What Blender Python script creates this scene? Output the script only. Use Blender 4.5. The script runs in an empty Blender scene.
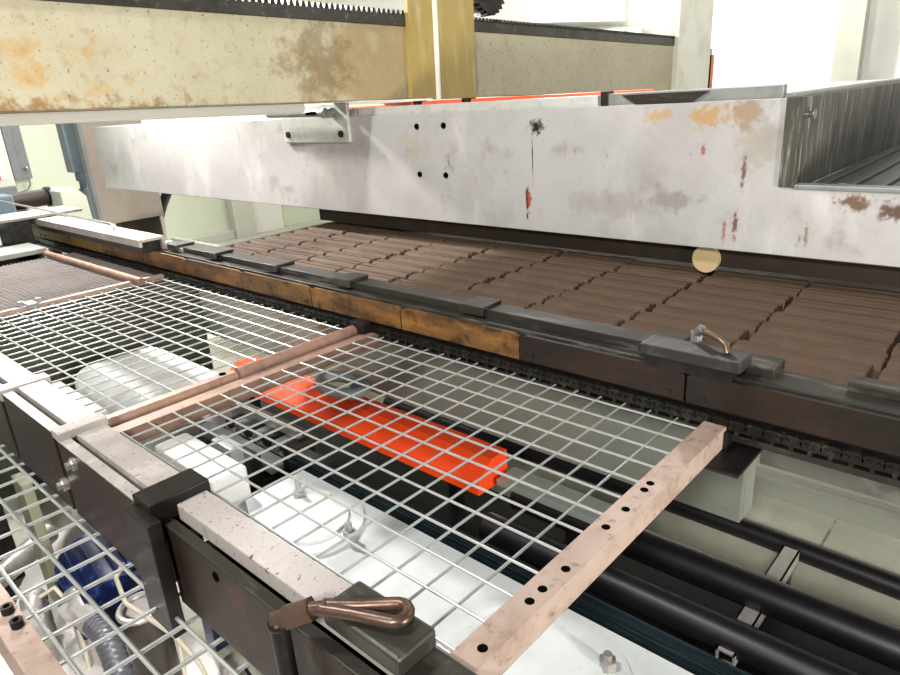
import bpy, bmesh, math, random
from mathutils import Vector, Matrix
random.seed(7)
scene = bpy.context.scene
COL = scene.collection

# ------------------------------------------------------------------ materials
def lin(c):
    return tuple((v / 12.92 if v <= 0.04045 else ((v + 0.055) / 1.055) ** 2.4) for v in c)
def rgb(h):
    return lin(tuple(int(h[i:i + 2], 16) / 255 for i in (0, 2, 4)))

def mat(name, base, rough=0.5, metal=0.0, layers=(), blots=(), bump=0.0, bump_scale=60, coat=0.0):
    """layers: (colour, scale, lo, hi, strength[, stretch xyz]) noise stains and painted highlights; blots: (colour, centre, radii, strength[, noise scale])
    world-position colour patches with a shape of their own (rust, drips, smears, tints)."""
    m = bpy.data.materials.new(name); m.use_nodes = True
    nt = m.node_tree; N = nt.nodes; L = nt.links
    b = N['Principled BSDF']
    b.inputs['Roughness'].default_value = rough
    b.inputs['Metallic'].default_value = metal
    if coat: b.inputs['Coat Weight'].default_value = coat
    geo = N.new('ShaderNodeNewGeometry')
    cur = None
    base = rgb(base) + (1,)
    def mix(colour, fac):
        nonlocal cur
        mx = N.new('ShaderNodeMix'); mx.data_type = 'RGBA'
        L.new(fac, mx.inputs[0])
        if cur is None: mx.inputs[6].default_value = base
        else: L.new(cur, mx.inputs[6])
        mx.inputs[7].default_value = rgb(colour) + (1,)
        cur = mx.outputs[2]
    def noise(scale, stretch=None, detail=6):
        n = N.new('ShaderNodeTexNoise'); n.inputs['Scale'].default_value = scale
        n.inputs['Detail'].default_value = detail; n.inputs['Roughness'].default_value = 0.65
        if stretch:
            mp = N.new('ShaderNodeMapping'); mp.inputs['Scale'].default_value = stretch
            L.new(geo.outputs['Position'], mp.inputs['Vector']); L.new(mp.outputs[0], n.inputs['Vector'])
        else: L.new(geo.outputs['Position'], n.inputs['Vector'])
        return n.outputs['Fac']
    def rng(sock, lo, hi, a=0.0, c=1.0):
        r = N.new('ShaderNodeMapRange'); r.interpolation_type = 'SMOOTHSTEP'
        r.inputs[1].default_value = lo; r.inputs[2].default_value = hi
        r.inputs[3].default_value = a; r.inputs[4].default_value = c
        L.new(sock, r.inputs[0]); return r.outputs[0]
    for ly in layers:
        colour, scale, lo, hi, st = ly[:5]
        fine = scale >= 50
        mix(colour, rng(noise(scale, ly[5] if len(ly) > 5 else None, 10), lo - .055, (hi - .035) if fine else hi + .05, 0, st))
    for bl in blots:
        colour, ctr, rad, st = bl[:4]
        ns = (bl[4] if len(bl) > 4 else 14) * 1.8
        sb = N.new('ShaderNodeVectorMath'); sb.operation = 'SUBTRACT'; sb.inputs[1].default_value = ctr
        L.new(geo.outputs['Position'], sb.inputs[0])
        dv = N.new('ShaderNodeVectorMath'); dv.operation = 'DIVIDE'; dv.inputs[1].default_value = rad
        L.new(sb.outputs[0], dv.inputs[0])
        ln = N.new('ShaderNodeVectorMath'); ln.operation = 'LENGTH'; L.new(dv.outputs[0], ln.inputs[0])
        nz = noise(ns, None, 10)
        ad = N.new('ShaderNodeMath'); ad.operation = 'MULTIPLY_ADD'
        L.new(nz, ad.inputs[0]); ad.inputs[1].default_value = 2.6; L.new(ln.outputs['Value'], ad.inputs[2])
        mix(colour, rng(ad.outputs[0], 1.55, 2.15, st, 0))
    if cur is None: b.inputs['Base Color'].default_value = base
    else: L.new(cur, b.inputs['Base Color'])
    if bump:
        bp = N.new('ShaderNodeBump'); bp.inputs['Strength'].default_value = bump; bp.inputs['Distance'].default_value = 0.002
        L.new(noise(bump_scale), bp.inputs['Height']); L.new(bp.outputs[0], b.inputs['Normal'])
    return m

M = {}
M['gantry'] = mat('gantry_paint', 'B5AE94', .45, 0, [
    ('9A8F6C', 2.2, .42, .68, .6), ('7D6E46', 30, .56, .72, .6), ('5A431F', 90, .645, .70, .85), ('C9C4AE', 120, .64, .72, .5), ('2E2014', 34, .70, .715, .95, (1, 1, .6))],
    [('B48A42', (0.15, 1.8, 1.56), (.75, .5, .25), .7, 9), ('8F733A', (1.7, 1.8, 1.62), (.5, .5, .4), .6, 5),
     ('7A5526', (0.25, 1.8, 1.515), (.9, .3, .05), .75, 18), ('6F5A34', (1.40, 1.8, 1.62), (.2, .3, .16), .6, 14)], bump=.15, bump_scale=200)  # yellow-brown tint patches at the lower left and around the post
M['post'] = mat('post_paint', 'A38E50', .42, 0, [('8C7433', 6, .45, .7, .6), ('D6CDA6', 9, .55, .75, .5, (3, 3, .4)), ('4A3513', 70, .7, .75, .7)])
M['endpost'] = mat('end_post_paint', 'E2E1D4', .45, 0, [('B2AE98', 5, .5, .7, .6), ('4A4436', 60, .7, .74, .7)])
M['cream'] = mat('cream_paint', 'D9D3BF', .45, 0, [('A59A7C', 12, .55, .75, .5)])
hood_blots = [
    ('1F0F09', (1.6, 1.135, 1.40), (.1, .035, .028), 1.0, 40), ('1A0E0A', (1.6, 1.150, 1.31), (.1, .0045, .11), 1.0, 8),
    ('9A3F12', (1.6, 1.168, 1.20), (.1, .016, .05), .95, 40), ('5A1A08', (1.6, 1.172, 1.185), (.1, .007, .07), 1.0, 30),
    ('A8874E', (1.6, .78, 1.42), (.1, .06, .025), .75, 30), ('A58148', (1.6, .655, 1.415), (.1, .075, .04), .8, 26),
    ('8A6A42', (1.6, .57, 1.42), (.1, .06, .06), .7, 30), ('8D8371', (1.6, .53, 1.36), (.1, .08, .09), .5, 12),
    ('5E3A24', (1.6, .565, 1.29), (.1, .008, .06), .85, 50), ('6A3A22', (1.6, .575, 1.17), (.1, .009, .05), .9, 50),
    ('8A5A36', (1.6, .60, 1.155), (.1, .007, .04), .8, 50), ('8E5440', (1.6, .662, 1.34), (.1, .008, .02), .9, 50),
    ('5F4026', (1.6, .33, 1.235), (.1, .05, .03), .9, 30), ('4A2C1A', (1.6, .27, 1.22), (.1, .035, .03), .9, 30),
    ('A89A86', (1.6, 1.62, 1.34), (.1, .1, .07), .55, 18), ('9E938A', (1.6, 2.0, 1.24), (.1, .2, .1), .35, 8),
    ('6E6A64', (1.6, .73, 1.215), (.1, .1, .035), .5, 16), ('8A8580', (1.6, .9, 1.2), (.1, .2, .05), .4, 12),
    ('7C6A50', (1.6, .42, 1.16), (.1, .006, .04), .8, 50)]
M['hood'] = mat('hood_sheet', 'ABA8A6', .42, .0, [
    ('8E8986', 3.2, .42, .66, .55), ('CFCCCA', 5.5, .56, .72, .6, (1, 1, .5)), ('8E8882', 22, .62, .74, .5),
    ('5A524A', 80, .70, .735, .75, (1, 1, .7)), ('77706A', 130, .69, .73, .6, (1, 2.5, .5)), ('6E655A', 7, .60, .72, .6), ('4A4038', 26, .70, .72, .85, (1, 1, .55)), ('7A5A3E', 15, .69, .74, .7, (1, 1.3, .5))], hood_blots, bump=.08, bump_scale=90)
M['hoodtop'] = mat('hood_edge', 'C9C9C2', .4, .3, [('8C8C84', 18, .5, .72, .5)])
M['galv'] = mat('galvanised_sheet', '9C9E9A', .42, .55, [('6E706C', 9, .45, .68, .6), ('4A4B47', 40, .62, .75, .6)])
M['tray'] = mat('tray_sheet_dirty', '55544A', .42, .2, [('302E29', 5, .44, .66, .8, (2, 2, .5)), ('C0BEB0', 22, .54, .72, .8, (4, 4, .3)), ('1E1C1A', 3, .52, .68, .9)])
M['grating'] = mat('ribbed_tread', '4E5454', .4, .6, [('2E3232', 14, .45, .7, .7)])
M['steel_dark'] = mat('dark_oily_steel', '2E2B28', .38, .6, [('54504A', 30, .5, .72, .6), ('121110', 12, .5, .68, .7)], bump=.3, bump_scale=120)
M['steel_mid'] = mat('worn_steel', '4C4943', .36, .65, [('35322D', 9, .42, .66, .7, (1, .3, 1)), ('8E8A80', 45, .58, .74, .6, (1, .2, 1))], bump=.15, bump_scale=120)
M['rail_top'] = mat('rail_top_steel', '36332E', .36, .4, [('3A3833', 7, .42, .64, .8, (1, .4, 1)), ('A29E94', 40, .57, .72, .6, (1, .15, 1))], bump=.1)
M['bright_steel'] = mat('bright_steel', 'B8B6B2', .3, .8, [('7A7874', 20, .5, .7, .6)])
M['rust_gold'] = mat('rusty_ochre_plate', '6A4824', .42, .2, [('96682E', 12, .5, .66, .8, (1, .5, 2)), ('2E1C0E', 9, .47, .62, .95, (1, .6, 2.5)), ('160E08', 24, .54, .66, .9)], bump=.2)
M['rust_pale'] = mat('golden_plate', '8A6E34', .42, .2, [('4E3618', 12, .5, .68, .8, (1, .5, 2)), ('2A1A0C', 30, .6, .72, .8)], bump=.2)
M['rust_dark'] = mat('dark_brown_plate', '241B17', .36, .35, [('42291A', 9, .5, .7, .7, (1, .5, 1)), ('1A1614', 16, .48, .66, .9)], bump=.2)
M['chain'] = mat('oily_chain', '24221F', .34, .7, [('4E4A44', 60, .56, .7, .6)])
M['brick'] = mat('brown_clay', '564333', .85, 0, [('4A3A2D', 16, .45, .7, .6, (2, .6, 2)), ('6E5D4B', 9, .55, .75, .5), ('33271E', 70, .62, .74, .5, (3, .3, 3))], bump=.35, bump_scale=220)
M['mesh'] = mat('galvanised_wire', 'BDBFBC', .36, .6, [('94968F', 20, .52, .72, .5)])
M['mesh_dirty'] = mat('dusty_fine_mesh', '7A726E', .7, .1, [('544D49', 6, .45, .7, .6)])
M['rusty_angle'] = mat('rusty_pink_steel', 'A48F82', .6, .15, [('7E6454', 24, .48, .68, .7), ('5A4236', 60, .6, .72, .7), ('CDBBAE', 12, .58, .74, .5)], bump=.2, bump_scale=150)
M['rod_rust'] = mat('rusty_rod', '8E7060', .55, .2, [('5A4234', 18, .45, .68, .7), ('A98B62', 8, .58, .72, .7)], bump=.2)
M['guide_top'] = mat('dusty_guide_top', '9E9791', .62, .1, [('98897A', 20, .5, .7, .6), ('D2CAC4', 12, .55, .7, .5), ('3A2E26', 110, .66, .70, .9), ('4A3A30', 240, .66, .71, .8)], bump=.2, bump_scale=220)
M['guide_face'] = mat('rusty_guide_face', '281C18', .5, .3, [('2A201C', 6, .45, .66, .8), ('5E3820', 12, .56, .72, .7), ('6C6C66', 9, .64, .72, .5)], bump=.25)
M['black_steel'] = mat('blackened_steel', '1A1616', .42, .5, [('3E3632', 14, .5, .7, .6)], bump=.3, bump_scale=120)
M['floor'] = mat('pale_concrete', 'B9B8A6', .55, 0, [('8F8E7C', 2.5, .45, .7, .6), ('6C6A5C', 40, .64, .75, .5), ('D0CFBF', 7, .55, .72, .5)], [('5E5C4C', (2.2, .41, 0), (.20, .007, .1), .8, 12)], bump=.1)
M['pad'] = mat('white_slab', 'D8D2CC', .5, 0, [('B4ABA2', 6, .48, .72, .5), ('7A726A', 60, .68, .74, .6)])
M['wall'] = mat('white_wall', 'EDEBE6', .6, 0, [('DEDCD4', 1.2, .45, .7, .5)])
M['wall_green'] = mat('pale_green_wall', 'DDE2CC', .6, 0, [('CCD2B8', 1.5, .45, .7, .5)])
M['trim'] = mat('wall_column_paint', 'C9C8BC', .55, 0, [('B2B0A2', 3, .45, .7, .5)])
M['trim_light'] = mat('wall_batten_paint', 'E8E6DC', .55)
M['white_paint'] = mat('white_machine_paint', 'E6E9E8', .28, 0, [('C4C8C6', 4, .48, .7, .5), ('8C8E8A', 30, .66, .75, .5)], coat=.3)
M['white_glossy'] = mat('white_cover_paint', 'F0F0EE', .35, 0, [('D8D8D2', 3, .5, .7, .5)])
M['teal'] = mat('dark_teal_paint', '162226', .25, .2, [('2E454D', 30, .54, .68, .6, (1, .1, 1))], coat=.3)  # lengthwise paler streaks paint thin highlights into the teal
M['black'] = mat('black_rubber', '0E0C10', .42, 0, [('1C181E', 10, .5, .7, .7)])
M['pit'] = mat('black_frame', '0B0A0D', .5, .2, [('17151A', 8, .5, .7, .7)])
M['orange'] = mat('orange_red_paint', 'F84A12', .5, 0, [('D8320C', 6, .5, .72, .5)])
M['orange2'] = mat('orange_pipe_paint', 'F0603A', .45, 0, [('B03A20', 12, .5, .72, .5)])
M['grey_paint'] = mat('grey_green_panel', '8E9084', .45, .1, [('6E7066', 3, .45, .7, .5), ('55564C', 30, .64, .74, .6), ('A8A99C', 6, .55, .7, .4)], bump=.05)
M['panel_rust'] = mat('grey_panel_rusty', '8A8880', .42, .3, [('5C5850', 9, .48, .7, .6), ('B8B6AE', 16, .56, .7, .6)], [('7A4A26', (1.72, .26, .62), (.3, .18, .08), .9, 24), ('5A361E', (1.72, .1, .58), (.3, .16, .08), .9, 24)])
M['cabinet'] = mat('taupe_cabinet', 'A2968C', .5, .1, [('8E8278', 4, .45, .7, .5)])
M['bluegrey'] = mat('blue_grey_paint', '7C8B96', .42, .1, [('5E6C76', 8, .48, .7, .5)])
M['ivory'] = mat('ivory_paint', 'E4E6D6', .45)
M['blue'] = mat('blue_motor_paint', '081A48', .3, 0, [('050D24', 14, .46, .62, .8), ('4C90E0', 22, .60, .68, .9)], coat=.3)  # light blue flecks are highlights painted into the navy
M['blue_block'] = mat('blue_grey_block', '4A6E88', .35, .2, [('8CA4B4', 16, .55, .7, .6)])
M['cast'] = mat('grey_cast_fitting', 'BDB9B4', .4, .5, [('77736E', 14, .48, .7, .6)])
M['hose'] = mat('grey_hose', '5A5A60', .4, .1, [('3C3C42', 20, .5, .7, .5)])
M['hosedark'] = mat('dark_cylinder', '4A423E', .42, .3, [('2E2826', 10, .48, .7, .7)])
M['wire'] = mat('cream_cable', 'C8BEA8', .5)
M['brass'] = mat('worn_bronze', '7A6450', .36, .7, [('5A4630', 40, .5, .7, .6)])
M['paper'] = mat('paper_notice', 'ECECF2', .6)
M['olive'] = mat('olive_grey', '8E8C74', .5)
M['dark_olive'] = mat('dark_olive_machine', '45463A', .5, .1, [('2C2D25', 4, .45, .7, .7), ('6A6C5A', 9, .56, .7, .5)])
M['worn_brown'] = mat('worn_brown_steel', '57443A', .34, .6, [('8A6246', 18, .54, .68, .7), ('2A201A', 26, .54, .68, .8)], bump=.2)
M['matt_steel'] = mat('matt_dark_steel', '262421', .6, .2, [('5A5751', 30, .54, .7, .6)], bump=.2)
M['red'] = mat('red_print', 'E8552E', .6)
M['dark_hole'] = mat('black_hole', '0A0908', .95)
M['dark_hole'].node_tree.nodes['Principled BSDF'].inputs['Specular IOR Level'].default_value = 0
M['slate'] = mat('slate_strip', '86898C', .5, .1, [('6A6C70', 6, .5, .7, .5)])
M['disc'] = mat('tan_disc', 'B8A37A', .5)
M['skirt'] = mat('brown_skirt', '2E241C', .55, .2, [('2A211A', 4, .45, .68, .7), ('4A3A2C', 14, .55, .72, .6)])
M['watergrey'] = mat('green_grey_plate', '9AA39C', .35, .2, [('7A837C', 6, .48, .7, .5)])

# ------------------------------------------------------------------ mesh helpers
class MB:
    def __init__(s): s.bm = bmesh.new()
    def box(s, a, b, bev=0.0, seg=2):
        g = bmesh.ops.create_cube(s.bm, size=1.0)
        vs = g['verts']
        for v in vs:
            v.co = Vector([(a[i] + b[i]) / 2 + v.co[i] * (b[i] - a[i]) for i in range(3)])
        if bev:
            es = list({e for v in vs for e in v.link_edges})
            bmesh.ops.bevel(s.bm, geom=es, offset=bev, segments=seg, affect='EDGES', profile=.6)
        return s
    def cyl(s, p0, p1, r, r2=None, n=20):
        p0, p1 = Vector(p0), Vector(p1); d = p1 - p0
        mt = Matrix.Translation((p0 + p1) / 2) @ d.to_track_quat('Z', 'Y').to_matrix().to_4x4()
        bmesh.ops.create_cone(s.bm, cap_ends=True, segments=n, radius1=r, radius2=r if r2 is None else r2, depth=d.length, matrix=mt)
        return s
    def ball(s, c, r, sc=(1, 1, 1)):
        bmesh.ops.create_uvsphere(s.bm, u_segments=20, v_segments=12, radius=r, matrix=Matrix.Translation(c) @ Matrix.Diagonal((*sc, 1)))
        return s
    def prism(s, prof, axis, a, b):
        """profile in the two other axes (x<y<z order), swept from a to b along axis"""
        def P(u, v, w):
            return {'x': (w, u, v), 'y': (u, w, v), 'z': (u, v, w)}[axis]
        A = [s.bm.verts.new(P(u, v, a)) for u, v in prof]; B = [s.bm.verts.new(P(u, v, b)) for u, v in prof]
        n = len(prof)
        fs = [s.bm.faces.new(A), s.bm.faces.new(B[::-1])]
        for i in range(n):
            j = (i + 1) % n
            fs.append(s.bm.faces.new((A[j], A[i], B[i], B[j])))
        bmesh.ops.recalc_face_normals(s.bm, faces=fs)
        return s
    def tube(s, pts, r, n=10, closed=False, rr=None):
        pts = [Vector(p) for p in pts]; m = len(pts); rings = []
        up = None
        for i, p in enumerate(pts):
            if closed: d = pts[(i + 1) % m] - pts[i - 1]
            else: d = pts[min(i + 1, m - 1)] - pts[max(i - 1, 0)]
            d.normalize()
            if up is None: up = d.orthogonal().normalized()
            up = (up - d * up.dot(d)).normalized(); sd = d.cross(up)
            q = rr[i] if rr else r
            rings.append([s.bm.verts.new(p + q * (math.cos(2 * math.pi * k / n) * up + math.sin(2 * math.pi * k / n) * sd)) for k in range(n)])
        for i in range(m if closed else m - 1):
            A, B = rings[i], rings[(i + 1) % m]
            for k in range(n):
                s.bm.faces.new((A[k], A[(k + 1) % n], B[(k + 1) % n], B[k]))
        if not closed:
            s.bm.faces.new(rings[0][::-1]); s.bm.faces.new(rings[-1])
        return s
    def build(s, name, m, parent=None, smooth=False, origin=None):
        me = bpy.data.meshes.new(name)
        bmesh.ops.recalc_face_normals(s.bm, faces=s.bm.faces)
        if parent is not None:
            o = Vector(parent['base'])
        elif origin is not None: o = Vector(origin)
        else:
            xs = [v.co for v in s.bm.verts]
            o = Vector([(min(c[i] for c in xs) + max(c[i] for c in xs)) / 2 for i in range(3)]); o.z = min(c.z for c in xs)
        for v in s.bm.verts: v.co -= o
        if smooth:
            for f in s.bm.faces: f.smooth = True
        s.bm.to_mesh(me); s.bm.free()
        if smooth:
            me.set_sharp_from_angle(angle=math.radians(40))
        me.materials.append(m if not isinstance(m, str) else M[m])
        ob = bpy.data.objects.new(name, me); COL.objects.link(ob)
        ob['base'] = list(o)
        if parent is not None: ob.parent = parent
        else: ob.location = o
        return ob

def tag(o, label, cat, group=None, kind=None):
    o['label'] = label; o['category'] = cat
    if group: o['group'] = group
    o['kind'] = kind or 'thing'
    return o
def thing(name, label, cat, base, group=None, rot=(0, 0, 0)):
    o = bpy.data.objects.new(name, None); COL.objects.link(o)
    o.location = base; o['base'] = list(base); o.rotation_euler = rot; o.empty_display_size = .05
    return tag(o, label, cat, group)
def part_under(part):          # a sub-part shares its part's base: parts sit at the thing's origin
    return part
def struct(o): o['kind'] = 'structure'; return o
def one(mb, name, m, label, cat, group=None, smooth=False): return tag(mb.build(name, m, None, smooth), label, cat, group)
def sub(mb, name, m, part, smooth=False):
    o = mb.build(name, m, part, smooth); return o
def dup(o, loc=None, parent=None):
    c = o.copy(); COL.objects.link(c)
    if parent is not None: c.parent = parent
    if loc is not None: c.location = loc
    for ch in list(o.children): dup(ch, None, c)
    return c

# ------------------------------------------------------------------ setting
struct(MB().box((-3, -3, -.1), (6.2, 7.8, 0)).build('floor', 'floor'))
struct(MB().box((6.0, -3, 0), (6.15, 7.75, 4.6)).build('wall_back', 'wall'))
struct(MB().box((-3, 7.6, 0), (6.0, 7.75, 4.6)).build('wall_left', 'wall_green'))
for i, (y0, y1, m) in enumerate([(1.33, 1.50, 'trim'), (1.50, 1.56, 'trim_light'), (3.25, 3.42, 'trim_light')]):
    struct(MB().box((5.9 if i < 2 else 5.95, y0, 0), (6.0, y1, 4.6), .004).build('trim_%d' % (i + 1), m))
struct(MB().box((4.22, 7.45, 0), (4.5, 7.6, 4.6), .005).build('trim_4', 'bluegrey' if False else 'trim'))
struct(MB().box((4.5, 7.52, .0), (4.95, 7.6, 1.2), .005).build('trim_5', 'trim_light'))
struct(MB().box((4.95, 7.56, .28), (6.0, 7.6, .33), .004).build('trim_6', 'trim_light'))
struct(MB().box((3.0, 7.5, 0.0), (4.22, 7.6, .1), .005).build('baseboard_left', 'trim'))

# window frame and notice on the left wall
w = thing('wall_switch_strip', 'grey vertical cable strip on the pale green wall at far left', 'cable duct', (2.15, 7.55, .98))
MB().box((2.05, 7.53, .98), (2.12, 7.6, 2.2), .004).build('trunking', 'slate', w)
MB().box((2.125, 7.55, .98), (2.21, 7.6, 2.2), .004).build('cover', 'slate', w)
MB().ball((2.17, 7.53, 1.08), .018).build('knob', 'bright_steel', w, True)
MB().tube([(2.17, 7.54, .98), (2.17, 7.54, .93), (2.14, 7.54, .88), (2.05, 7.54, .86), (1.85, 7.54, .85)], .007).build('cable', 'slate', w, True)
w = thing('notice_board', 'white wall board with frame at the far left edge', 'notice board', (1.9, 7.52, .8))
MB().box((1.5, 7.52, .93), (2.04, 7.6, 2.2), .006).build('frame', 'trim_light', w)
MB().box((1.5, 7.515, 1.0), (1.98, 7.525, 2.1)).build('sheet', 'paper', w)
MB().box((1.5, 7.508, 1.0), (1.93, 7.516, 1.13)).build('red_mark', 'red', w)
MB().box((1.4, 7.44, .84), (2.02, 7.6, .93), .006).build('ledge', 'slate', w)

# ------------------------------------------------------------------ cross gantry (runs along +X over the machine)
GB = (1.77, 1.8, 1.492)
g = thing('cross_gantry', 'stained cream gantry beam carrying a toothed rack above the hood', 'gantry', GB, None, (0, .0255, 0))
gx, gy, gz = GB
def G(x, y, z): return (gx + x, gy + y, gz + z)
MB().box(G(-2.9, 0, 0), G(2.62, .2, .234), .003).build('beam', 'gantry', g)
rk = MB().box(G(-2.9, -.006, .234), G(2.1, .035, .268), .001).build('rack', 'steel_mid', g)
tb = MB(); p = .0215
for k in range(int(5.0 / p)):
    x = -2.9 + p * k
    tb.prism([(gx + x, gz + .268), (gx + x + p * .78, gz + .268), (gx + x + p * .56, gz + .283), (gx + x + p * .22, gz + .283)], 'y', gy - .006, gy + .035)
sub(tb, 'teeth', 'steel_dark', rk)
MB().box(G(-2.9, .16, -.03), G(-.33, .2, 0), .008).build('lower_flange', 'trim_light', g)
MB().prism([(gx - .0, gz), (gx + .14, gz), (gx + .14, gz + 1.3), (gx - .0, gz + 1.3)], 'y', gy - .02, gy).build('post_flange', 'post', g)
MB().box(G(.121, -.036, -.004), G(.1295, 0, 1.3), .001).build('post_rib', 'trim_light', g)
MB().box(G(.128, -.03, -.004), G(.335, 0, 1.3), .003).build('post', 'post', g)
MB().box(G(2.08, -.03, -.003), G(2.35, 0.2, 1.3), .003).build('end_post', 'endpost', g)
MB().box(G(2.35, -.01, -.003), G(2.57, 0.2, 1.3), .003).build('end_post_side', 'endpost', g)
MB().box(G(2.572, .0, -.015), G(2.66, .2, .2), .003).box(G(2.40, -.012, -.02), G(2.66, .2, -.004), .002).build('orange_bracket', 'orange2', g)
MB().box(G(2.0, .2, .2), G(2.9, .45, .26), .003).build('bearing_shelf', 'endpost', g)

# pinion gear on the rack
gc = Vector((2.245, 1.815, 1.866)); R0 = .082
gb = MB(); nT = 24; prof = []
for k in range(nT):
    for da, r in ((-.5, R0), (-.2, R0 * 1.0), (-.12, R0 * 1.13), (.12, R0 * 1.13), (.22, R0)):
        a = 2 * math.pi * (k + da) / nT
        prof.append((gc.x + r * math.cos(a) * 1.08, gc.z + r * math.sin(a)))
pg = thing('pinion_gear', 'dark toothed gear wheel sitting on the rack right of the post', 'gear', (gc.x, gc.y, gc.z - .09))
gb.prism(prof, 'y', gc.y - .02, gc.y + .03).build('toothed_wheel', 'steel_dark', pg)
MB().cyl((gc.x, gc.y - .05, gc.z), (gc.x, gc.y + .05, gc.z), .035).build('hub', 'black_steel', pg, True)
sh = thing('drive_shaft', 'grey round shaft running into the blue bearing block', 'shaft', (4.0, 2.06, 1.78))
MB().cyl((2.9, 2.08, 1.775), (4.42, 2.08, 1.832), .021).build('shaft', 'galv', sh, True)
pb = thing('pillow_block', 'blue bearing block at the right end of the gantry shaft', 'bearing', (4.40, 2.08, 1.70))
MB().prism([(2.02, 1.69), (2.16, 1.69), (2.15, 1.79), (2.135, 1.88), (2.11, 1.915), (2.07, 1.915), (2.045, 1.88), (2.03, 1.79)], 'x', 4.33, 4.43).build('housing', 'blue_block', pb)
MB().box((4.30, 2.0, 1.690), (4.46, 2.2, 1.705), .003).build('foot', 'blue_block', pb)

# ------------------------------------------------------------------ hood
hd = thing('extraction_hood', 'long stained grey sheet metal hood over the brown bricks', 'hood', (1.9, 1.8, 1.11))
MB().prism([(4.212, 1.11), (4.212, 1.446), (.486, 1.446), (.486, 1.262), (-.8, 1.262), (-.8, 1.11)], 'x', 1.6, 1.612).build('front_panel', 'hood', hd)
MB().box((1.612, .486, 1.437), (3.30, 4.212, 1.447), .002).build('top_panel', 'hoodtop', hd)  # unseen rear depth lengthened so the hood shades the floor from the bay lamp
MB().box((1.612, 4.2, 1.11), (3.30, 4.212, 1.437)).box((3.29, -.8, 1.11), (3.30, 4.2, 1.437)).build('rear_panel', 'hood', hd)
MB().box((1.602, -.8, 1.108), (1.64, 4.21, 1.114)).build('bottom_lip', 'galv', hd)
MB().box((1.655, .476, 1.052), (1.665, 2.25, 1.437)).box((1.655, -.8, 1.052), (1.665, .476, 1.238)).build('inner_skirt', 'skirt', hd)
MB().cyl((1.640, .655, 1.070), (1.654, .655, 1.070), .034, n=28).build('disc_cap', 'disc', hd, True)
for y0, y1 in ((.95, 1.9), (1.91, 3.6)):
    MB().box((1.613, y0, 1.446), (1.632, y1, 1.473), .002).build('top_ledge', 'hoodtop', hd)
MB().box((1.613, .50, 1.447), (1.635, .925, 1.475), .002).build('edge_bar', 'galv', hd)
MB().box((1.608, .92, 1.446), (1.64, .94, 1.481), .001).build('clamp', 'steel_dark', hd)
MB().prism([(.70, 1.447), (.84, 1.447), (.88, 1.47), (.66, 1.47)], 'x', 1.606, 1.613).build('wedge', 'steel_mid', hd)
for y, z in ((1.6, 1.408), (1.483, 1.409), (1.602, 1.258), (1.486, 1.258)):
    MB().cyl((1.596, y, z), (1.602, y, z), .009).build('hole', 'dark_hole', hd)
pl = MB().box((1.584, 1.925, 1.360), (1.6, 2.32, 1.495), .004).build('lug_plate', 'hoodtop', hd)
pn = MB().cyl((1.545, 2.005, 1.464), (1.545, 2.345, 1.468), .0125); pn.cyl((1.545, 1.99, 1.464), (1.545, 2.005, 1.464), .018).cyl((1.545, 2.0, 1.464), (1.586, 2.0, 1.464), .018)
sub(pn, 'pin', 'galv', pl, True)
sub(MB().box((1.531, 2.03, 1.459), (1.536, 2.09, 1.471), .001), 'slot', 'dark_hole', pl)
for y in (1.965, 2.285):
    sub(MB().cyl((1.577, y, 1.39), (1.585, y, 1.39), .012), 'bolt', 'black_steel', pl, True)
# the open tray at the near end
tr = MB().box((1.612, .462, 1.25), (3.28, .476, 1.447), .001).build('tray_wall', 'tray', hd)
sub(MB().box((1.594, .455, 1.262), (1.615, .487, 1.45), .002), 'corner_post', 'tray', tr)
sub(MB().cyl((1.66, .447, 1.41), (1.66, .463, 1.41), .007).cyl((1.66, .445, 1.41), (1.66, .449, 1.41), .011), 'stud', 'bright_steel', tr, True)
gb = MB().box((1.612, -.8, 1.240), (3.28, .462, 1.250))  # tray floor lengthened out of view too, keeping bay light off the rail
for k in range(20):
    y = .435 - k * .06
    gb.box((1.635, y - .012, 1.25), (3.28, y + .012, 1.257), .002)
fl = gb.build('tray_floor', 'grating', hd)
sub(MB().box((1.596, -.8, 1.258), (1.632, .455, 1.268), .002), 'front_lip', 'galv', fl)
sub(MB().cyl((1.64, .37, 1.255), (1.64, .37, 1.268), .008), 'stud', 'bright_steel', fl, True)
pb2 = MB().box((1.615, .475, 1.447), (3.28, .483, 1.455)).box((1.615, .505, 1.447), (3.28, .513, 1.455))
for k in range(68):
    x = 1.62 + k * .024
    pb2.box((x, .482, 1.448), (x + .01, .506, 1.454))
pb2.build('perforated_strip', 'galv', hd)
for y in (-.4, 3.9):
    MB().box((3.19, y, 0), (3.29, y + .1, 1.11), .004).build('leg', 'grey_paint', hd)

op = thing('orange_pipe', 'thin orange pipe lying on top of the hood below the gantry', 'pipe', (1.82, 1.8, 1.446))
MB().cyl((1.82, .9, 1.470), (1.82, 2.75, 1.4765), .008).build('pipe', 'orange2', op, True)
for y in (1.55, 1.78, 2.62):
    MB().box((1.80, y, 1.447), (1.84, y + .03, 1.483), .001).build('clamp', 'black_steel', op)

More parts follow.
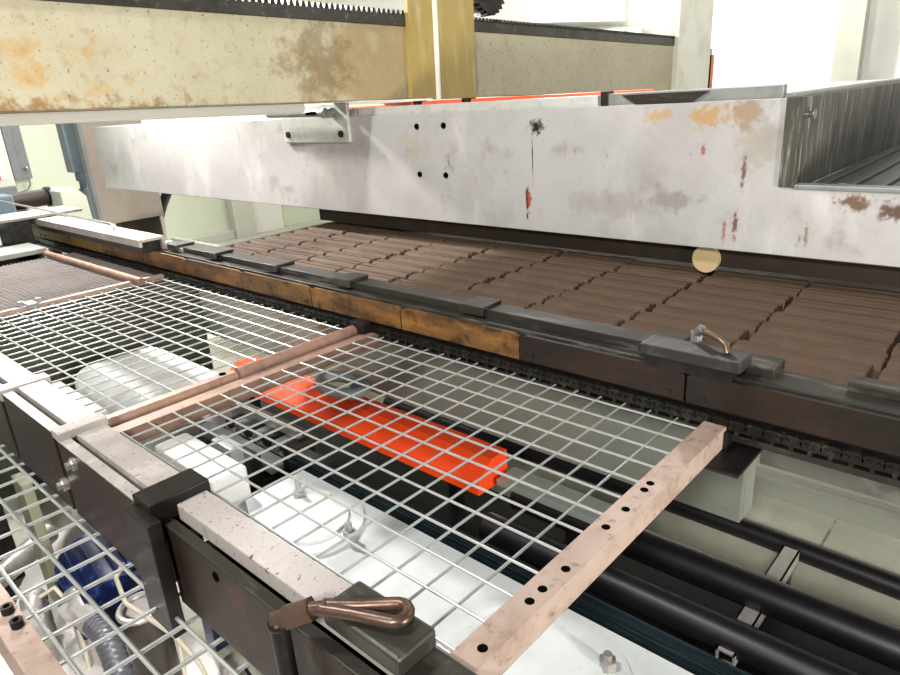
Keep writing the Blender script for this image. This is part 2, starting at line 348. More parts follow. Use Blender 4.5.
# ------------------------------------------------------------------ bricks on the setting bed
bed = thing('setting_bed', 'dark steel bed carrying the rows of brown bricks', 'conveyor bed', (1.6, 1.0, .6))
MB().box((1.115, -.8, .895), (2.4, 2.40, .918), .002).build('bed_plate', 'steel_mid', bed)
MB().box((1.115, 2.33, .918), (2.4, 2.36, 1.012), .002).build('end_stop', 'steel_mid', bed)
MB().box((1.55, .484, .41), (1.575, 3.4, .895), .002).build('side_panel', 'grey_paint', bed)
MB().box((1.575, .484, .41), (1.64, .494, .895)).build('panel_end', 'grey_paint', bed)
MB().prism([(.484, .895), (.484, .55), (.36, .895)], 'x', 1.70, 1.71).build('gusset', 'grey_paint', bed)
MB().box((1.72, -.9, .50), (1.74, .50, .895), .002).build('rear_panel', 'panel_rust', bed)
for y in (-.7, 1.9):
    MB().box((2.2, y, 0), (2.28, y + .08, .895), .003).build('leg', 'steel_dark', bed)

def brick_bm(seed):
    rnd = random.Random(seed)
    wd, ht, ln = .0648, .106, .2225
    prof = [(-wd / 2, 0), (-wd / 2, ht - .018), (-wd / 2 + .003, ht - .008), (-wd / 2 + .010, ht - .003),
            (-.0145, ht - .0005), (-.0125, ht - .007), (-.0095, ht - .007), (-.0075, ht),
            (.0075, ht), (.0095, ht - .007), (.0125, ht - .007), (.0145, ht - .0005),
            (wd / 2 - .010, ht - .003), (wd / 2 - .003, ht - .008), (wd / 2, ht - .018), (wd / 2, 0)]
    mb = MB(); b = mb.bm
    st = [-.5, -.487, -.25, 0, .25, .487, .5]
    rings = []
    for s in st:
        e = .965 if abs(s) == .5 else 1.0
        rings.append([b.verts.new((u * e + rnd.uniform(-.0006, .0006), s * ln, (v if v == 0 else v * (.985 if abs(s) == .5 else 1) + rnd.uniform(-.0006, .0006)))) for u, v in prof])
    n = len(prof)
    for A, B in zip(rings, rings[1:]):
        for k in range(n):
            b.faces.new((A[k], A[(k + 1) % n], B[(k + 1) % n], B[k]))
    b.faces.new(rings[0][::-1]); b.faces.new(rings[-1])
    return mb
protos = [brick_bm(s).build('brick', 'brick', None, False, (0, 0, 0)) for s in range(4)]
used = set()
ROWS, COLS = 9, 11
for j in range(COLS):
    for k in range(ROWS):
        pi = random.randrange(4)
        o = protos[pi] if pi not in used else protos[pi].copy()
        if pi in used: COL.objects.link(o)
        used.add(pi)
        o.location = (1.160 + .0683 * k, 2.29 - .2335 * (j + .5) + random.uniform(-.006, .006), .918 + random.uniform(0, .0035))
        o.rotation_euler = (0, 0, random.uniform(-.006, .006))
        tag(o, 'long brown ribbed clay brick lying in the rows under the hood', 'brick', 'brown bricks under the hood')

# ------------------------------------------------------------------ the chain rail in front of the bricks
Y0, Y1 = -.6, 3.75
rl = thing('conveyor_rail', 'long oily steel conveyor rail with ochre guard plates beside the bricks', 'conveyor rail', (1.06, 1.5, .92))
MB().box((1.034, Y0, .985), (1.105, 3.9, 1.040), .002).build('rail_bar', 'rail_top', rl)
MB().box((1.026, Y0, .95), (1.10, 3.9, .985), .001).build('web', 'black_steel', rl)
MB().box((1.062, .30, 1.040), (1.112, 2.40, 1.058), .002).build('top_bar', 'rail_top', rl)
MB().box((1.075, Y0, 1.040), (1.112, .20, 1.054), .002).build('top_bar', 'rail_top', rl)
MB().box((1.014, Y0, .936), (1.06, 3.9, .948), .002).build('lower_strip', 'steel_dark', rl)
k = 0; y = -.616
while y < 3.6:
    L_ = .3462; z0, z1 = .984, 1.038
    m = 'rust_dark' if y < .6 else ('rust_pale' if y > 2.6 else 'rust_gold')  # plates get a darker tone at the near end, a paler one far off
    c = .006
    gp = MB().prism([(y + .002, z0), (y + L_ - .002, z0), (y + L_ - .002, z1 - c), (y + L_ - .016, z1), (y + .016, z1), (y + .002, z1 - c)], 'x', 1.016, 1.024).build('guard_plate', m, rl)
    for yy in (y + .03, y + L_ - .03):
        sub(MB().cyl((1.013, yy, .995), (1.017, yy, .995), .0055, n=6), 'bolt', m, gp)
    y += .347; k += 1
for y in (2.30, 2.04, 1.70, 1.37, .925, .495):
    MB().box((1.045, y - .033, 1.058), (1.115, y + .033, 1.066), .002).box((1.045, y - .033, 1.046), (1.053, y + .033, 1.06), .001).build('clip', 'steel_mid', rl)
MB().prism([(.97, 1.075), (.97, 1.088), (1.062, 1.088), (1.062, 1.055), (1.054, 1.055), (1.054, 1.078), (.98, 1.078), (.98, 1.062), (.97, 1.062)], 'y', 2.38, 3.75).build('cover_channel', 'guide_top', rl)
MB().box((.985, 2.4, 1.036), (1.05, 3.75, 1.075), .001).build('cover_packing', 'steel_dark', rl)
MB().box((1.055, 2.25, 1.040), (1.11, 2.45, 1.056), .002).build('plate', 'guide_top', rl)
for y in (-.58, 3.62):
    MB().box((1.06, y, 0), (1.10, y + .06, .93), .003).build('leg', 'steel_dark', rl)
rod = thing('handle_rod', 'thin bent steel rod on the far end of the rail cover', 'rod', (1.03, 3.1, 1.088))
MB().tube([(1.02, 2.70, 1.088), (1.02, 2.70, 1.10), (1.02, 2.712, 1.109), (1.02, 2.75, 1.111), (1.02, 4.1, 1.125)], .005).build('rod', 'bright_steel', rod, True)

cb = thing('clamp_bar', 'short dark clamp bar on the rail beside the small hook bolt', 'clamp', (1.03, .42, 1.04))
MB().box((1.006, .335, 1.058), (1.058, .505, 1.078), .003).build('bar', 'matt_steel', cb)
MB().box((1.015, .35, 1.036), (1.05, .50, 1.06)).build('packing', 'black_steel', cb)
hb = thing('hook_bolt', 'small grey nut with bronze hook lying on the clamp bar', 'bolt', (1.055, .41, 1.078))
MB().cyl((1.066, .432, 1.078), (1.066, .432, 1.094), .010, n=6).cyl((1.066, .432, 1.09), (1.058, .42, 1.104), .009, n=6).build('nut', 'bright_steel', hb)
MB().tube([(1.062, .425, 1.098), (1.055, .405, 1.098), (1.046, .385, 1.096), (1.04, .372, 1.090), (1.036, .368, 1.078)], .0055).build('hook', 'brass', hb, True)

# roller chain
rc = thing('roller_chain', 'black oily roller chain hanging below the ochre guard plates', 'chain', (1.013, 1.5, .945))
P_ = .0275
def link_mb(y):
    z = .9665
    mb = MB()
    pr = []
    for cy, a0 in ((y + .0065, 90), (y + P_ - .0075, -90)):
        for q in range(7):
            a = math.radians(a0 + q * 30); pr.append((cy + .0085 * math.cos(a), z + .0095 * math.sin(a)))
    mb.prism(pr, 'x', 1.009, 1.0125)
    mb.box((1.0095, y + .010, .950), (1.0125, y + .0165, z - .006))
    for cy in (y + .0065, y + P_ - .0075):
        mb.cyl((1.006, cy, z), (1.024, cy, z), .0032, n=8)
    return mb
lk = link_mb(0).build('link', 'chain', rc)
n_l = 0; rest = MB()
for k in range(140):
    y = -.45 + k * P_
    if k < 100:
        o = lk if k == 0 else lk.copy()
        if k: COL.objects.link(o); o.parent = rc
        o.location = (0, y, 0)
    else:
        m2 = link_mb(y); tmp = bpy.data.meshes.new('t'); m2.bm.to_mesh(tmp); m2.bm.free(); rest.bm.from_mesh(tmp); bpy.data.meshes.remove(tmp)
o = rest.build('link', 'chain', rc); o['kind'] = 'stuff'
MB().box((1.0135, -.6, .955), (1.0235, 3.6, .976)).build('roller_row', 'chain', rc)

# ------------------------------------------------------------------ welded mesh panels and their frames
def grid(x0, x1, y0, y1, xs, ys, z, r):
    mb = MB()
    for x in xs: mb.cyl((x, y0, z), (x, y1, z), r, n=8)
    for y in ys: mb.cyl((x0, y, z - r * 1.5), (x1, y, z - r * 1.5), r, n=8)
    return mb
XS = [.405 + .05 * k for k in range(13)]
XS = [.3855 + .04985 * k for k in range(13)]
YS = [.3815 + .0497 * k for k in range(0, 17)]
one(grid(.34, 1.008, .388, 1.205, XS, [y for y in YS if .39 < y < 1.2], .9575, .0020), 'mesh_panel', 'mesh', 'open square wire mesh panel between the two rusty angle bars, above the white cover', 'mesh panel', 'welded wire mesh panels', True)
one(grid(.34, 1.008, 1.285, 2.31, XS, [1.30 + .0497 * k for k in range(21)], .9575, .0020), 'mesh_panel', 'mesh', 'square wire mesh panel between the twin rusty bars and the fine dusty mesh', 'mesh panel', 'welded wire mesh panels', True)
fm = thing('fine_mesh_panel', 'dusty fine woven mesh panel at the far left beyond the square mesh', 'mesh panel', (.7, 2.8, .95))
mb = MB(); s = .0145
nx, ny = int(.66 / s), int(.82 / s)
for i in range(nx): mb.cyl((.345 + i * s, 2.36, .9565), (.345 + i * s, 3.18, .9565), .0018, n=5)
for i in range(ny): mb.cyl((.345, 2.36 + i * s, .9545), (1.005, 2.36 + i * s, .9545), .0018, n=5)
mb.build('woven_mesh', 'mesh_dirty', fm)
MB().box((.345, 2.325, .95), (1.01, 2.345, .966), .002).box((.345, 2.35, .95), (1.01, 2.362, .962), .002).build('border', 'rusty_angle', fm)
MB().box((.57, 2.318, .955), (.60, 2.372, .972), .002).cyl((.56, 2.345, .965), (.56, 2.345, .98), .009).cyl((.61, 2.345, .965), (.61, 2.345, .98), .009).build('hinge', 'slate', fm)
one(MB().cyl((.905, 2.27, .97), (.905, 3.2, .97), .013), 'guide_rod', 'rod_rust', 'rusty round rod along the right edge of the fine mesh', 'rod', smooth=True)
def angle_bar(name, y0, y1, x0, x1, label, holes=()):
    a = thing(name, label, 'angle bar', ((x0 + x1) / 2, (y0 + y1) / 2, .925), 'rusty frame bars')
    MB().prism([(y0, .962), (y1, .962), (y1, .956), (y0 + .006, .956), (y0 + .006, .925), (y0, .925)], 'x', x0, x1).build('angle', 'rusty_angle', a)
    for x, y in holes:
        MB().cyl((x, y, .9618), (x, y, .9624), .0058, n=14).build('hole', 'dark_hole', a)
    return a
ab = angle_bar('angle_bar', .350, .386, .370, 1.03, 'rusty drilled angle bar along the near right edge of the mesh',
          [(.784, .370), (.764, .369), (.707, .367), (.657, .368), (.557, .364), (.512, .366), (.487, .366), (.402, .364)])
one(MB().box((.935, .30, .918), (1.05, .40, .9245), .002), 'support_plate', 'black_steel', 'dark flat plate under the rail at the end of the drilled angle bar', 'plate')
one(MB().box((1.0, .345, .9245), (1.04, .39, .955), .002), 'spacer_block', 'black_steel', 'black block between the drilled angle bar and the rail', 'block')
tb = thing('twin_bar', 'pair of rusty bars crossing between the two square mesh panels', 'frame bar', (.7, 1.245, .925), 'rusty frame bars')
MB().prism([(1.248, .950), (1.284, .950), (1.284, .962), (1.276, .970), (1.256, .970), (1.248, .962)], 'x', .372, .655).build('flat_bar', 'rod_rust', tb)
MB().cyl((.66, 1.262, .962), (1.02, 1.262, .962), .0145).build('round_bar', 'rod_rust', tb, True)
MB().prism([(1.206, .925), (1.212, .925), (1.212, .952), (1.240, .952), (1.240, .958), (1.206, .958)], 'x', .372, 1.02).build('angle', 'rod_rust', tb)
for x, y in ((.63, 1.27), (.675, 1.262)):
    MB().cyl((x, y, .964), (x, y, .9712), .008).build('hole', 'dark_hole', tb)
one(MB().box((.985, 1.225, .93), (1.012, 1.275, .985), .002), 'stop_block', 'black_steel', 'black block where the twin bars meet the rail', 'block')

# left mesh and its frame, lower
xs = [.212 + .0655 * k for k in range(-1, 5)]; ys = [.42 + .0665 * k for k in range(24)]
one(grid(.13, .48, .4, 1.93, xs, ys, .822, .0033), 'mesh_panel', 'mesh', 'lower wire mesh panel in front of the guide rail, over the hoses', 'mesh panel', 'welded wire mesh panels', True)
lf = thing('frame_angle', 'rusty angle bar with two black socket bolts at the lower left corner', 'angle bar', (.11, .9, .78))
MB().prism([(.098, .831), (.134, .831), (.134, .826), (.104, .826), (.104, .76), (.098, .76)], 'y', .3, 1.5).build('angle', 'rusty_angle', lf)
for y, x in ((1.035, .121), (.992, .121)):
    bt = MB().cyl((x, y, .831), (x, y, .843), .0085).build('socket_bolt', 'black_steel', lf, True)
    sub(MB().cyl((x, y, .8432), (x, y, .8438), .0045, n=6), 'socket', 'dark_hole', bt)

# ------------------------------------------------------------------ near guide rail
gr = thing('guide_rail', 'dusty slotted steel guide rail running across the lower left', 'guide rail', (.33, 1.2, .82))
def seg(y0, y1, top, slot=True):
    inn = MB().box((.317, y0, top - .02), (.367, y1, top), .0015)
    inn.box((.317, y0, .86), (.323, y1, top - .018)).box((.361, y0, .86), (.367, y1, top - .018))
    inn.build('top_flange', 'guide_top', gr)
    MB().box((.288, y0, .826), (.305, y1, top - .004), .0015).build('face_plate', 'guide_face', gr)
    MB().box((.288, y0, top - .0045), (.3065, y1, top - .0025)).build('outer_flange', 'guide_top', gr)
    MB().box((.305, y0, .826), (.367, y1, .90)).build('web', 'black_steel', gr)
seg(.905, 1.232, .980)
seg(1.250, 1.535, .990)
MB().box((.288, 1.216, .976), (.372, 1.250, .992), .0015).build('end_tab', 'guide_top', gr)
seg(1.56, 2.6, .986)
MB().box((.284, 1.528, .970), (.380, 1.565, .994), .002).build('end_tab', 'guide_top', gr)
# clamp bracket
MB().box((.284, .857, .962), (.374, .912, .9945), .002).build('clamp_top', 'black_steel', gr)
MB().box((.268, .835, .79), (.288, .912, .98), .002).build('clamp_side', 'black_steel', gr)
# near segment
MB().box((.321, .40, .955), (.367, .857, .980), .0015).box((.361, -.3, .86), (.367, .857, .96)).build('top_flange', 'guide_top', gr)
MB().box((.297, -.3, .826), (.312, .857, .960), .0015).build('face_plate', 'guide_face', gr)
MB().box((.297, .39, .960), (.3125, .857, .9625), .001).build('outer_flange', 'steel_mid', gr)
MB().box((.314, -.3, .826), (.361, .857, .90)).build('web', 'black_steel', gr)
MB().box((.314, -.3, .90), (.367, .40, .972), .002).build('end_block', 'steel_mid', gr)
for (x, y, z) in ((.282, 1.245, .885), (.284, 1.16, .955)):
    MB().cyl((x - .010, y, z), (.29, y, z), .008, n=6).cyl((x - .002, y, z), (.289, y, z), .012, n=16).build('bolt', 'bright_steel', gr)
MB().cyl((.2955, .72, .94), (.2975, .72, .94), .007).build('hole', 'dark_hole', gr)
for y in (-.25, 2.4):
    MB().box((.305, y, 0 if y < 0 else .05), (.36, y + .055, .826), .003).build('leg', 'steel_dark', gr)

eb = thing('eye_bolt', 'dark steel eye bolt with long loop clamped on the guide rail', 'eye bolt', (.32, .48, .98))
MB().box((.309, .388, .980), (.362, .505, 1.004), .004).build('clamp_block', 'steel_mid', eb)
MB().cyl((.273, .532, .85), (.273, .532, .992), .0105).ball((.273, .532, .992), .0125, (1, 1, .7)).build('post', 'black_steel', eb, True)
MB().cyl((.279, .525, .999), (.297, .503, 1.010), .0135, n=6).cyl((.27, .536, .993), (.283, .52, 1.001), .010).build('nut', 'worn_brown', eb)
pts = []
c0, c1 = Vector((.306, .488, 1.0135)), Vector((.344, .426, 1.0145))
ax = (c1 - c0).normalized(); sd = Vector((0, 0, 1)).cross(ax)
for i in range(9):
    a = math.radians(-90 + 22.5 * i); pts.append(c1 + .013 * (math.cos(a) * ax + math.sin(a) * sd))
pts += [c0 + .006 * sd + ax * .03, c0 + .003 * sd - ax * .005]
pts = [c0 - .003 * sd - ax * .005, c0 - .006 * sd + ax * .03] + pts
MB().tube(pts, .0068, 12, closed=True).cyl((.293, .508, 1.009), tuple(c0), .0075).build('loop', 'worn_brown', eb, True)

# ------------------------------------------------------------------ far left machine items
one(MB().box((.2, 3.42, 1.092), (1.17, 3.66, 1.104), .002), 'cross_plate', 'guide_top', 'pale flat plate crossing at the far end of the rail', 'plate')
one(MB().box((.2, 3.18, .975), (.91, 3.40, .995), .002), 'end_plate', 'galv', 'grey flat plate beyond the fine mesh at far left', 'plate')
MB_s = thing('end_stand', 'dark stand holding the far end plates', 'stand', (.6, 3.6, 0))
MB().box((.86, 3.44, 0), (.95, 3.62, 1.092), .004).build('column', 'steel_dark', MB_s)
MB().box((.25, 3.44, .90), (.95, 3.62, .975), .004).build('cross_beam', 'black_steel', MB_s)
rl2 = thing('end_roller', 'grey round roller at the left edge beside the end plates', 'roller', (.7, 3.65, .95))
MB().cyl((.62, 3.70, 1.03), (.80, 3.70, 1.03), .07, n=28).build('drum', 'bluegrey', rl2, True)
MB().cyl((.55, 3.70, 1.03), (.87, 3.70, 1.03), .02).build('axle', 'bright_steel', rl2, True)
for x in (.565, .835): MB().box((x, 3.68, 0), (x + .02, 3.72, 1.05), .002).build('bracket', 'steel_dark', rl2)
mo = thing('drive_motor', 'dark grey round motor behind the far cross plate', 'motor', (1.25, 4.5, 1.0))
MB().cyl((1.17, 4.5, 1.07), (1.36, 4.5, 1.075), .048, n=24).build('body', 'hosedark', mo, True)
MB().cyl((1.36, 4.5, 1.075), (1.385, 4.5, 1.075), .058, n=24).build('end_cap', 'black_steel', mo, True)
MB().box((1.0, 4.42, 1.0), (1.17, 4.58, 1.12), .01).cyl((.96, 4.5, 1.06), (1.02, 4.5, 1.06), .055).build('gearbox', 'bluegrey', mo)
MB().box((1.15, 4.44, 0), (1.25, 4.56, 1.02), .004).build('pedestal', 'steel_dark', mo)
wb = thing('gear_housing', 'ivory angular housing block beside the blue grey cylinder', 'housing', (1.47, 4.3, .8))
MB().prism([(1.37, .9), (1.37, 1.11), (1.385, 1.122), (1.46, 1.122), (1.505, 1.07), (1.51, .9)], 'y', 4.28, 4.48).build('housing', 'ivory', wb)
MB().box((1.40, 4.3, 0), (1.50, 4.46, .9), .003).build('pedestal', 'ivory', wb)
cy = thing('pneumatic_cylinder', 'blue grey vertical cylinder beside the taupe cabinet', 'cylinder', (1.77, 5.0, .8))
MB().box((1.70, 4.98, 1.16), (1.80, 5.08, 2.4), .006).box((1.79, 4.96, 1.10), (1.81, 4.99, 2.4)).build('barrel', 'bluegrey', cy)
MB().cyl((1.775, 5.03, 1.10), (1.775, 5.03, 1.165), .045).cyl((1.775, 5.03, 1.04), (1.775, 5.03, 1.10), .032).build('neck', 'bluegrey', cy, True)
MB().cyl((1.77, 5.03, .0), (1.77, 5.03, 1.045), .055).build('foot', 'bluegrey', cy, True)
ca = thing('control_cabinet', 'taupe metal cabinet at the far left end of the hood', 'cabinet', (1.9, 4.9, .83))
MB().box((1.682, 4.60, .84), (2.085, 4.68, 2.4), .003).build('body', 'cabinet', ca)
MB().box((1.66, 4.598, .84), (1.682, 4.66, 2.4), .002).build('edge_strip', 'slate', ca)
MB().box((1.80, 4.62, 0), (2.05, 4.72, .84), .003).build('stand', 'skirt', ca)
MB().box((2.062, 4.62, 0), (2.085, 4.67, .84), .002).build('leg', 'trim', ca)
one(MB().tube([(2.35, 5.0, 1.25), (2.36, 5.0, 1.08), (2.33, 5.0, .95), (2.27, 5.0, .86), (2.22, 5.0, .76), (2.20, 5.0, .0)], .035, 14), 'cable_loom', 'black', 'thick black cable bundle curving down beside the cabinet', 'cable', smooth=True)
one(MB().tube([(2.21, 5.02, 1.2), (2.24, 5.02, 1.05), (2.24, 5.02, .92), (2.22, 5.02, .8), (2.17, 5.05, 0)], .010, 10), 'cable', 'black', 'thin black cable beside the thick bundle and the cabinet', 'cable', smooth=True)

# ------------------------------------------------------------------ underneath: right side
cw = thing('machine_cover', 'glossy white machine cover with round flanges under the near mesh', 'machine cover', (.7, .8, 0))
MB().prism([(.60, -.6), (1.03, -.6), (1.03, 1.66), (.82, 1.66), (.70, 1.40), (.60, 1.18)], 'z', 0, .40).build('cover', 'white_paint', cw, True)
for cx_, cy_, r in ((.865, 1.40, .15), (.815, .62, .20)):
    fl_ = MB().cyl((cx_, cy_, .398), (cx_, cy_, .414), r, n=56).build('flange', 'white_paint', cw, True)
    sub(MB().cyl((cx_, cy_, .414), (cx_, cy_, .424), r * .72, n=48), 'inner_ring', 'white_paint', fl_, True)
for x, y, h in ((.918, 1.52, .05), (.885, 1.25, .03), (.928, .51, .02)):
    st_ = MB().cyl((x, y, .41), (x, y, .43 + h), .0085).build('stud', 'cast', cw, True)
    sub(MB().cyl((x, y, .414), (x, y, .436), .018, n=6), 'nut', 'cast', st_)
tr_ = thing('teal_rail', 'dark teal rail along the edge of the white machine cover', 'rail', (1.06, .8, 0))
MB().box((1.04, -.45, .30), (1.10, 1.76, .40), .006).box((1.05, -.45, .40), (1.06, 1.76, .411), .003).box((1.082, -.45, .40), (1.09, 1.76, .409), .003).build('rail', 'teal', tr_)
for y in (-.4, 1.6):
    MB().box((1.05, y, 0), (1.09, y + .06, .30)).build('foot', 'steel_dark', tr_)
bf = thing('machine_trough', 'black steel trough between the teal rail and the pipes', 'machine frame', (1.3, 1.2, 0))
MB().box((1.105, -.44, .0), (1.52, 2.28, .22), .006).box((1.215, 2.28, 0), (1.52, 3.0, .22), .006).build('base', 'pit', bf)
MB().box((1.105, -.44, .22), (1.14, 2.28, .27), .004).build('side', 'pit', bf)
for nm, x, z, r, lab in (('black_pipe', 1.30, .275, .042, 'black pipe nearest the teal rail under the mesh'), ('black_pipe', 1.455, .30, .045, 'black pipe crossing above the grey square bracket, farther from the teal rail'),):
    t = thing(nm, lab, 'pipe', (x, 1, 0), 'black pipes under the mesh')
    MB().cyl((x + .02, -.7, z), (x - .01, 1.12, z), r, n=24).build('pipe', 'black', t, True)
    for y in (-.3, .9): MB().box((x - .02, y, .22), (x + .02, y + .04, z - r * .8)).build('support', 'pit', t)
one(MB().tube([(2.03, -.8, .037), (2.045, .1, .037), (2.06, .6, .037), (2.06, 1.0, .037), (2.04, 2.4, .037)], .036, 18), 'black_hose', 'black', 'black hose lying on the pale floor beyond the pipes', 'hose', smooth=True)
one(MB().tube([(1.86, -.8, .01), (1.90, .1, .01), (1.86, .5, .01), (1.82, .8, .01), (1.62, 1.2, .01)], .008, 8), 'floor_cable', 'wire', 'thin tan cable on the floor between pipe and hose', 'cable', smooth=True)
br = thing('square_bracket', 'grey square steel tube bracket lying across the black pipes', 'bracket', (1.55, .39, 0))
hw = .021
for q in range(1):
    MB().box((1.25, .372, .232), (1.715, .376, .274)).box((1.25, .410, .232), (1.715, .414, .274)).box((1.25, .372, .270), (1.715, .414, .274)).box((1.25, .372, .232), (1.715, .414, .236)).build('tube', 'cast', br)
MB().box((1.67, .38, 0), (1.70, .406, .232)).build('leg', 'steel_mid', br)
ft = thing('base_channel', 'low grey steel channel on the floor behind the pale strip', 'channel', (2.4, .4, 0))
MB().box((2.36, -.9, 0), (2.40, 1.6, .07), .003).box((2.40, -.9, 0), (2.52, 1.6, .02)).build('channel', 'grey_paint', ft)
obm = thing('orange_girder', 'bright orange red box beam lying under the wire mesh', 'girder', (1.4, 2.0, .33))
MB().prism([(1.30, .40), (1.365, .455), (1.44, .455), (1.44, .36), (1.30, .36)], 'y', 1.155, 2.60).build('beam', 'orange', obm)
for y in (1.3, 2.5): MB().box((1.36, y, .221), (1.39, y + .04, .36)).build('foot', 'pit', obm)
sp = thing('sill_plate', 'green grey plate in line with the end of the orange beam', 'plate', (1.40, .9, 0))
MB().box((1.365, .70, .37), (1.455, 1.14, .392), .003).box((1.39, .75, .345), (1.43, .80, .37)).build('plate', 'watergrey', sp)
gh = thing('clevis_loop', 'grey rounded loop handle behind the orange beam', 'handle', (1.44, 1.85, .46))
MB().tube([(1.40 + .06 * math.cos(a * math.pi / 10), 1.90 + .11 * math.sin(a * math.pi / 10), .50) for a in range(20)], .022, 10, True).cyl((1.42, 1.85, .45), (1.42, 1.85, .50), .02).build('loop', 'slate', gh, True)

# steel chain table left of the orange beam
stb = thing('chain_table', 'dark steel slide table with rollers left of the orange beam', 'machine', (1.05, 2.0, 0))
MB().box((.93, 1.80, .0), (1.10, 2.30, .34), .006).build('body', 'pit', stb)
MB().box((.985, 1.78, .36), (1.035, 2.25, .40), .003).build('slide', 'slate', stb)
MB().box((1.10, 1.78, .44), (1.118, 2.3, .47), .002).build('edge_strip', 'bright_steel', stb)
for i in range(7):
    y = 1.80 + i * .06
    MB().cyl((1.06, y, .405), (1.16, y, .405), .022, n=14).build('roller', 'galv' if i % 2 else 'steel_mid', stb, True)
MB().box((1.165, 1.78, .36), (1.20, 2.25, .41), .003).build('side_bar', 'steel_mid', stb)
MB().box((.90, 1.80, .34), (.97, 2.0, .44), .004).build('end_block', 'steel_dark', stb)

# white drum and boxes under the second mesh
wd_ = thing('white_drum', 'rounded white drum cover under the second square mesh panel', 'drum', (1.0, 2.65, 0))
MB().box((.80, 2.34, .16), (1.20, 2.98, .53), .10, 6).build('cover', 'white_glossy', wd_, True)
MB().box((.84, 2.4, 0), (1.16, 2.92, .18), .004).build('base', 'grey_paint', wd_)
one(MB().box((.60, 2.46, 0), (.76, 2.66, .50), .012, 3), 'white_box', 'white_glossy', 'white box beside the rounded drum, near the guide rail', 'box')
one(MB().box((.64, 2.72, 0), (.79, 3.05, .46), .012, 3), 'white_box', 'ivory', 'ivory box farther under the mesh behind the white box', 'box')
one(MB().box((.735, 1.67, .0), (.85, 2.04, .50), .012, 3), 'white_box', 'white_glossy', 'long white box below the twin rusty bars', 'box')
one(MB().box((.87, 1.80, .0), (.915, 1.92, .50), .006), 'grey_block', 'watergrey', 'small grey block beside the long white box', 'block')
one(MB().box((.36, 3.10, .0), (1.50, 3.40, .78), .01), 'machine_block', 'dark_olive', 'dark olive machine base below the far end of the fine mesh', 'machine')
one(MB().box((.375, 2.12, 0), (.405, 2.22, .50), .004), 'short_post', 'olive', 'small olive grey post below the guide rail at left', 'post')

# underneath: lower left, over the white slab
one(MB().box((-.6, .5, 0), (.60, 2.6, .05), .004), 'floor_slab', 'pad', 'white floor slab under the lower left mesh', 'slab')
bm_ = thing('blue_motor', 'dark blue motor beside the hose below the guide rail', 'motor', (.45, 1.85, .05))
MB().cyl((.44, 1.74, .22), (.47, 2.02, .22), .10, n=28).build('body', 'blue', bm_, True)
fb = MB()
for i in range(14):
    a = 2 * math.pi * i / 14
    fb.cyl((.44 + .104 * math.cos(a), 1.76, .22 + .104 * math.sin(a)), (.468 + .104 * math.cos(a), 2.0, .22 + .104 * math.sin(a)), .007, n=6)
fb.build('fins', 'blue', bm_)
MB().box((.40, 1.80, .05), (.52, 1.96, .14), .004).build('foot', 'blue', bm_)
b2 = thing('blue_motor', 'blue motor under the mesh between white box and white cover', 'motor', (.66, 1.60, .05))
MB().cyl((.58, 1.60, .30), (.705, 1.57, .30), .072, n=24).build('body', 'blue', b2, True)
MB().box((.60, 1.56, .05), (.68, 1.62, .26), .004).build('foot', 'blue', b2)
ho = thing('corrugated_hose', 'grey corrugated hose curving down from a cast elbow', 'hose', (.35, 1.6, .05))
pts, rr = [], []
cp = [Vector(c) for c in ((.362, 1.70, .25), (.362, 1.63, .255), (.352, 1.56, .25), (.336, 1.48, .235), (.315, 1.40, .21), (.29, 1.28, .15), (.27, 1.15, .08))]
for i in range(len(cp) - 1):
    for q in range(16):
        pts.append(cp[i].lerp(cp[i + 1], q / 16)); rr.append(.031 if (len(pts) // 2) % 2 else .027)
MB().tube(pts, .026, 16, rr=rr).build('hose', 'hose', ho, True)
eg = MB().ball((.368, 1.84, .25), .036).cyl((.368, 1.84, .25), (.362, 1.74, .25), .034).cyl((.362, 1.745, .25), (.362, 1.695, .25), .037, n=8).cyl((.368, 1.84, .05), (.368, 1.84, .25), .028)
eg.build('elbow', 'cast', ho, True)
MB().cyl((.325, 1.765, .27), (.318, 1.765, .295), .014).cyl((.34, 1.78, .25), (.33, 1.775, .275), .022).build('gland', 'cast', ho, True)
e2 = thing('cast_elbow', 'grey cast elbow fitting at the left edge beside the hose', 'pipe fitting', (.29, 1.95, .05))
MB().ball((.288, 1.93, .25), .035).cyl((.288, 1.93, .05), (.288, 1.93, .25), .032).cyl((.288, 1.93, .25), (.26, 1.86, .25), .030).build('elbow', 'cast', e2, True)
MB().tube([(.30, 1.90, .27), (.335, 1.88, .29), (.35, 1.84, .24), (.345, 1.80, .12), (.34, 1.80, .05)], .006).build('cable', 'wire', e2, True)
bc = thing('sensor_cylinder', 'dark upright cylinder with looped cream cables on its rim', 'cylinder', (.45, 1.60, .05))
MB().cyl((.45, 1.59, .05), (.45, 1.59, .30), .055, n=28).build('body', 'hosedark', bc, True)
MB().tube([(.45 + .053 * math.cos(2 * math.pi * i / 24), 1.59 + .053 * math.sin(2 * math.pi * i / 24), .30) for i in range(24)], .009, 8, True).build('rim', 'cast', bc, True)
MB().tube([(.47, 1.72, .36), (.43, 1.66, .37), (.42, 1.60, .33), (.44, 1.53, .31), (.47, 1.46, .27), (.50, 1.43, .18), (.52, 1.42, .05)], .006).build('cable', 'wire', bc, True)
MB().tube([(.49, 1.60, .30), (.50, 1.58, .37), (.49, 1.52, .36), (.48, 1.47, .25), (.45, 1.42, .06)], .005).build('cable', 'wire', bc, True)
one(MB().tube([(.02, 2.05, .17), (.22, 2.18, .20), (.36, 2.24, .22), (.44, 2.30, .22)], .035, 16), 'grey_pipe', 'cast', 'pale grey pipe behind the blue motor at left', 'pipe', smooth=True)
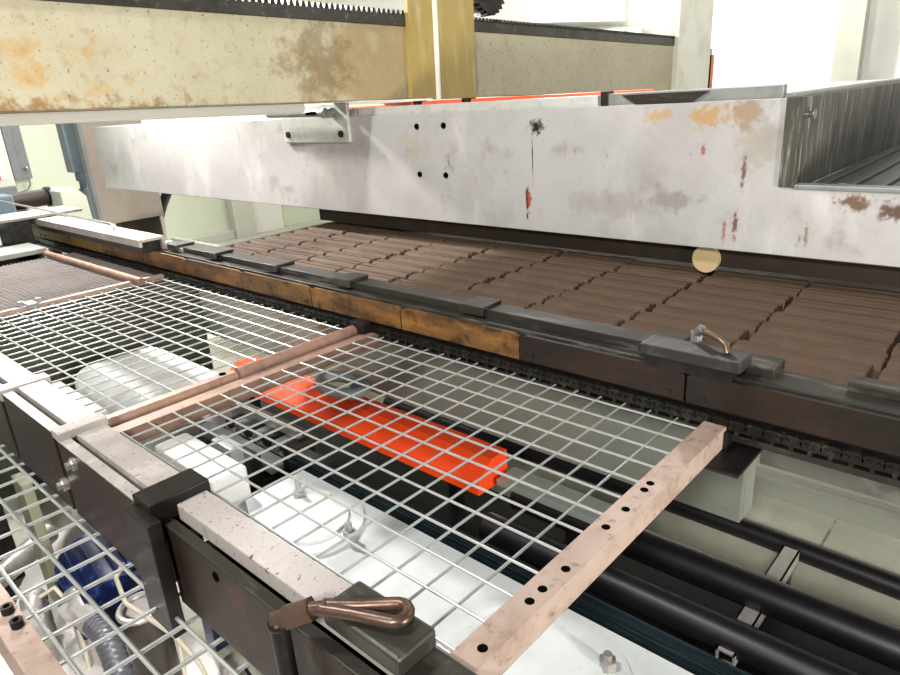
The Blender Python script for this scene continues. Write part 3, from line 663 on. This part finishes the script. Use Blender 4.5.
one(MB().tube([(.40, 1.33, .056), (.50, 1.42, .058), (.62, 1.45, .058), (.58, 1.2, .056)], .005, 8), 'floor_wire', 'black', 'thin dark wire on the white floor slab', 'cable', smooth=True)
one(MB().box((-.4, 2.28, .05), (.30, 2.39, .62), .006), 'dark_crossbeam', 'black_steel', 'dark crossbeam far under the guide rail at left', 'beam')

# ------------------------------------------------------------------ light
def area(name, loc, tgt, sx, sy, power, col=(1, 1, 1)):
    l = bpy.data.lights.new(name, 'AREA'); l.shape = 'RECTANGLE'; l.size = sx; l.size_y = sy; l.energy = power; l.color = col
    o = bpy.data.objects.new(name, l); COL.objects.link(o); o.location = loc
    o.rotation_euler = (Vector(tgt) - Vector(loc)).to_track_quat('-Z', 'Y').to_euler(); return o
area('aisle_lamp', (-1.25, -.35, 2.3), (1.3, 1.0, .9), .25, .25, 80, (1, .97, .93))
area('overhead_lamp', (-.3, 1.4, 3.3), (.4, 1.4, .9), .25, .25, 62)
area('right_fill_light', (3.7, -1.1, 3.2), (3.4, 1.8, 1.6), .3, .3, 42, (1, .99, .96))  # added fill out of view, brightens the right end of the gantry
area('bay_lamp', (4.6, 4.2, 3.6), (.6, .8, .9), .25, .25, 470, (1, .98, .96))
area('line_lamp', (1.12, 3.5, 2.5), (1.3, 1.9, .9), .2, .2, 125, (1, .98, .95))
area('low_fill_light', (.6, -1.9, 1.0), (1.75, .5, .45), .3, .3, 80, (1, .98, .92))  # added fill out of view for the floor and panels under the mesh
area('hall_lamp', (4.6, 3.6, 4.3), (5.0, 3.6, 0), 1.5, 1.5, 95)
area('far_lamp', (2.5, 6.2, 4.3), (2.5, 6.4, 0), 1.2, 1.2, 88)
w = bpy.data.worlds.new('World'); scene.world = w; w.use_nodes = True
w.node_tree.nodes['Background'].inputs[0].default_value = (.9, .95, 1, 1)
w.node_tree.nodes['Background'].inputs[1].default_value = .06

# ------------------------------------------------------------------ camera
cam = bpy.data.cameras.new('Camera'); co = bpy.data.objects.new('Camera', cam); COL.objects.link(co)
cam.sensor_width = 36; cam.lens = 672.73 / 900 * 36; cam.clip_start = .02
r = Vector((.6700, -.7396, -.0621)); dn = Vector((-.2920, -.1858, -.9382)); fw = Vector((.6830, .6463, -.3400))
r.normalize(); fw = (fw - r * fw.dot(r)).normalized(); up = r.cross(fw)
co.matrix_world = Matrix(((r.x, up.x, -fw.x, 0), (r.y, up.y, -fw.y, 0), (r.z, up.z, -fw.z, 1.5), (0, 0, 0, 1)))
scene.camera = co
scene.view_settings.view_transform = 'Standard'; scene.view_settings.look = 'None'
scene.view_settings.exposure = 0.0; scene.view_settings.gamma = 1.0
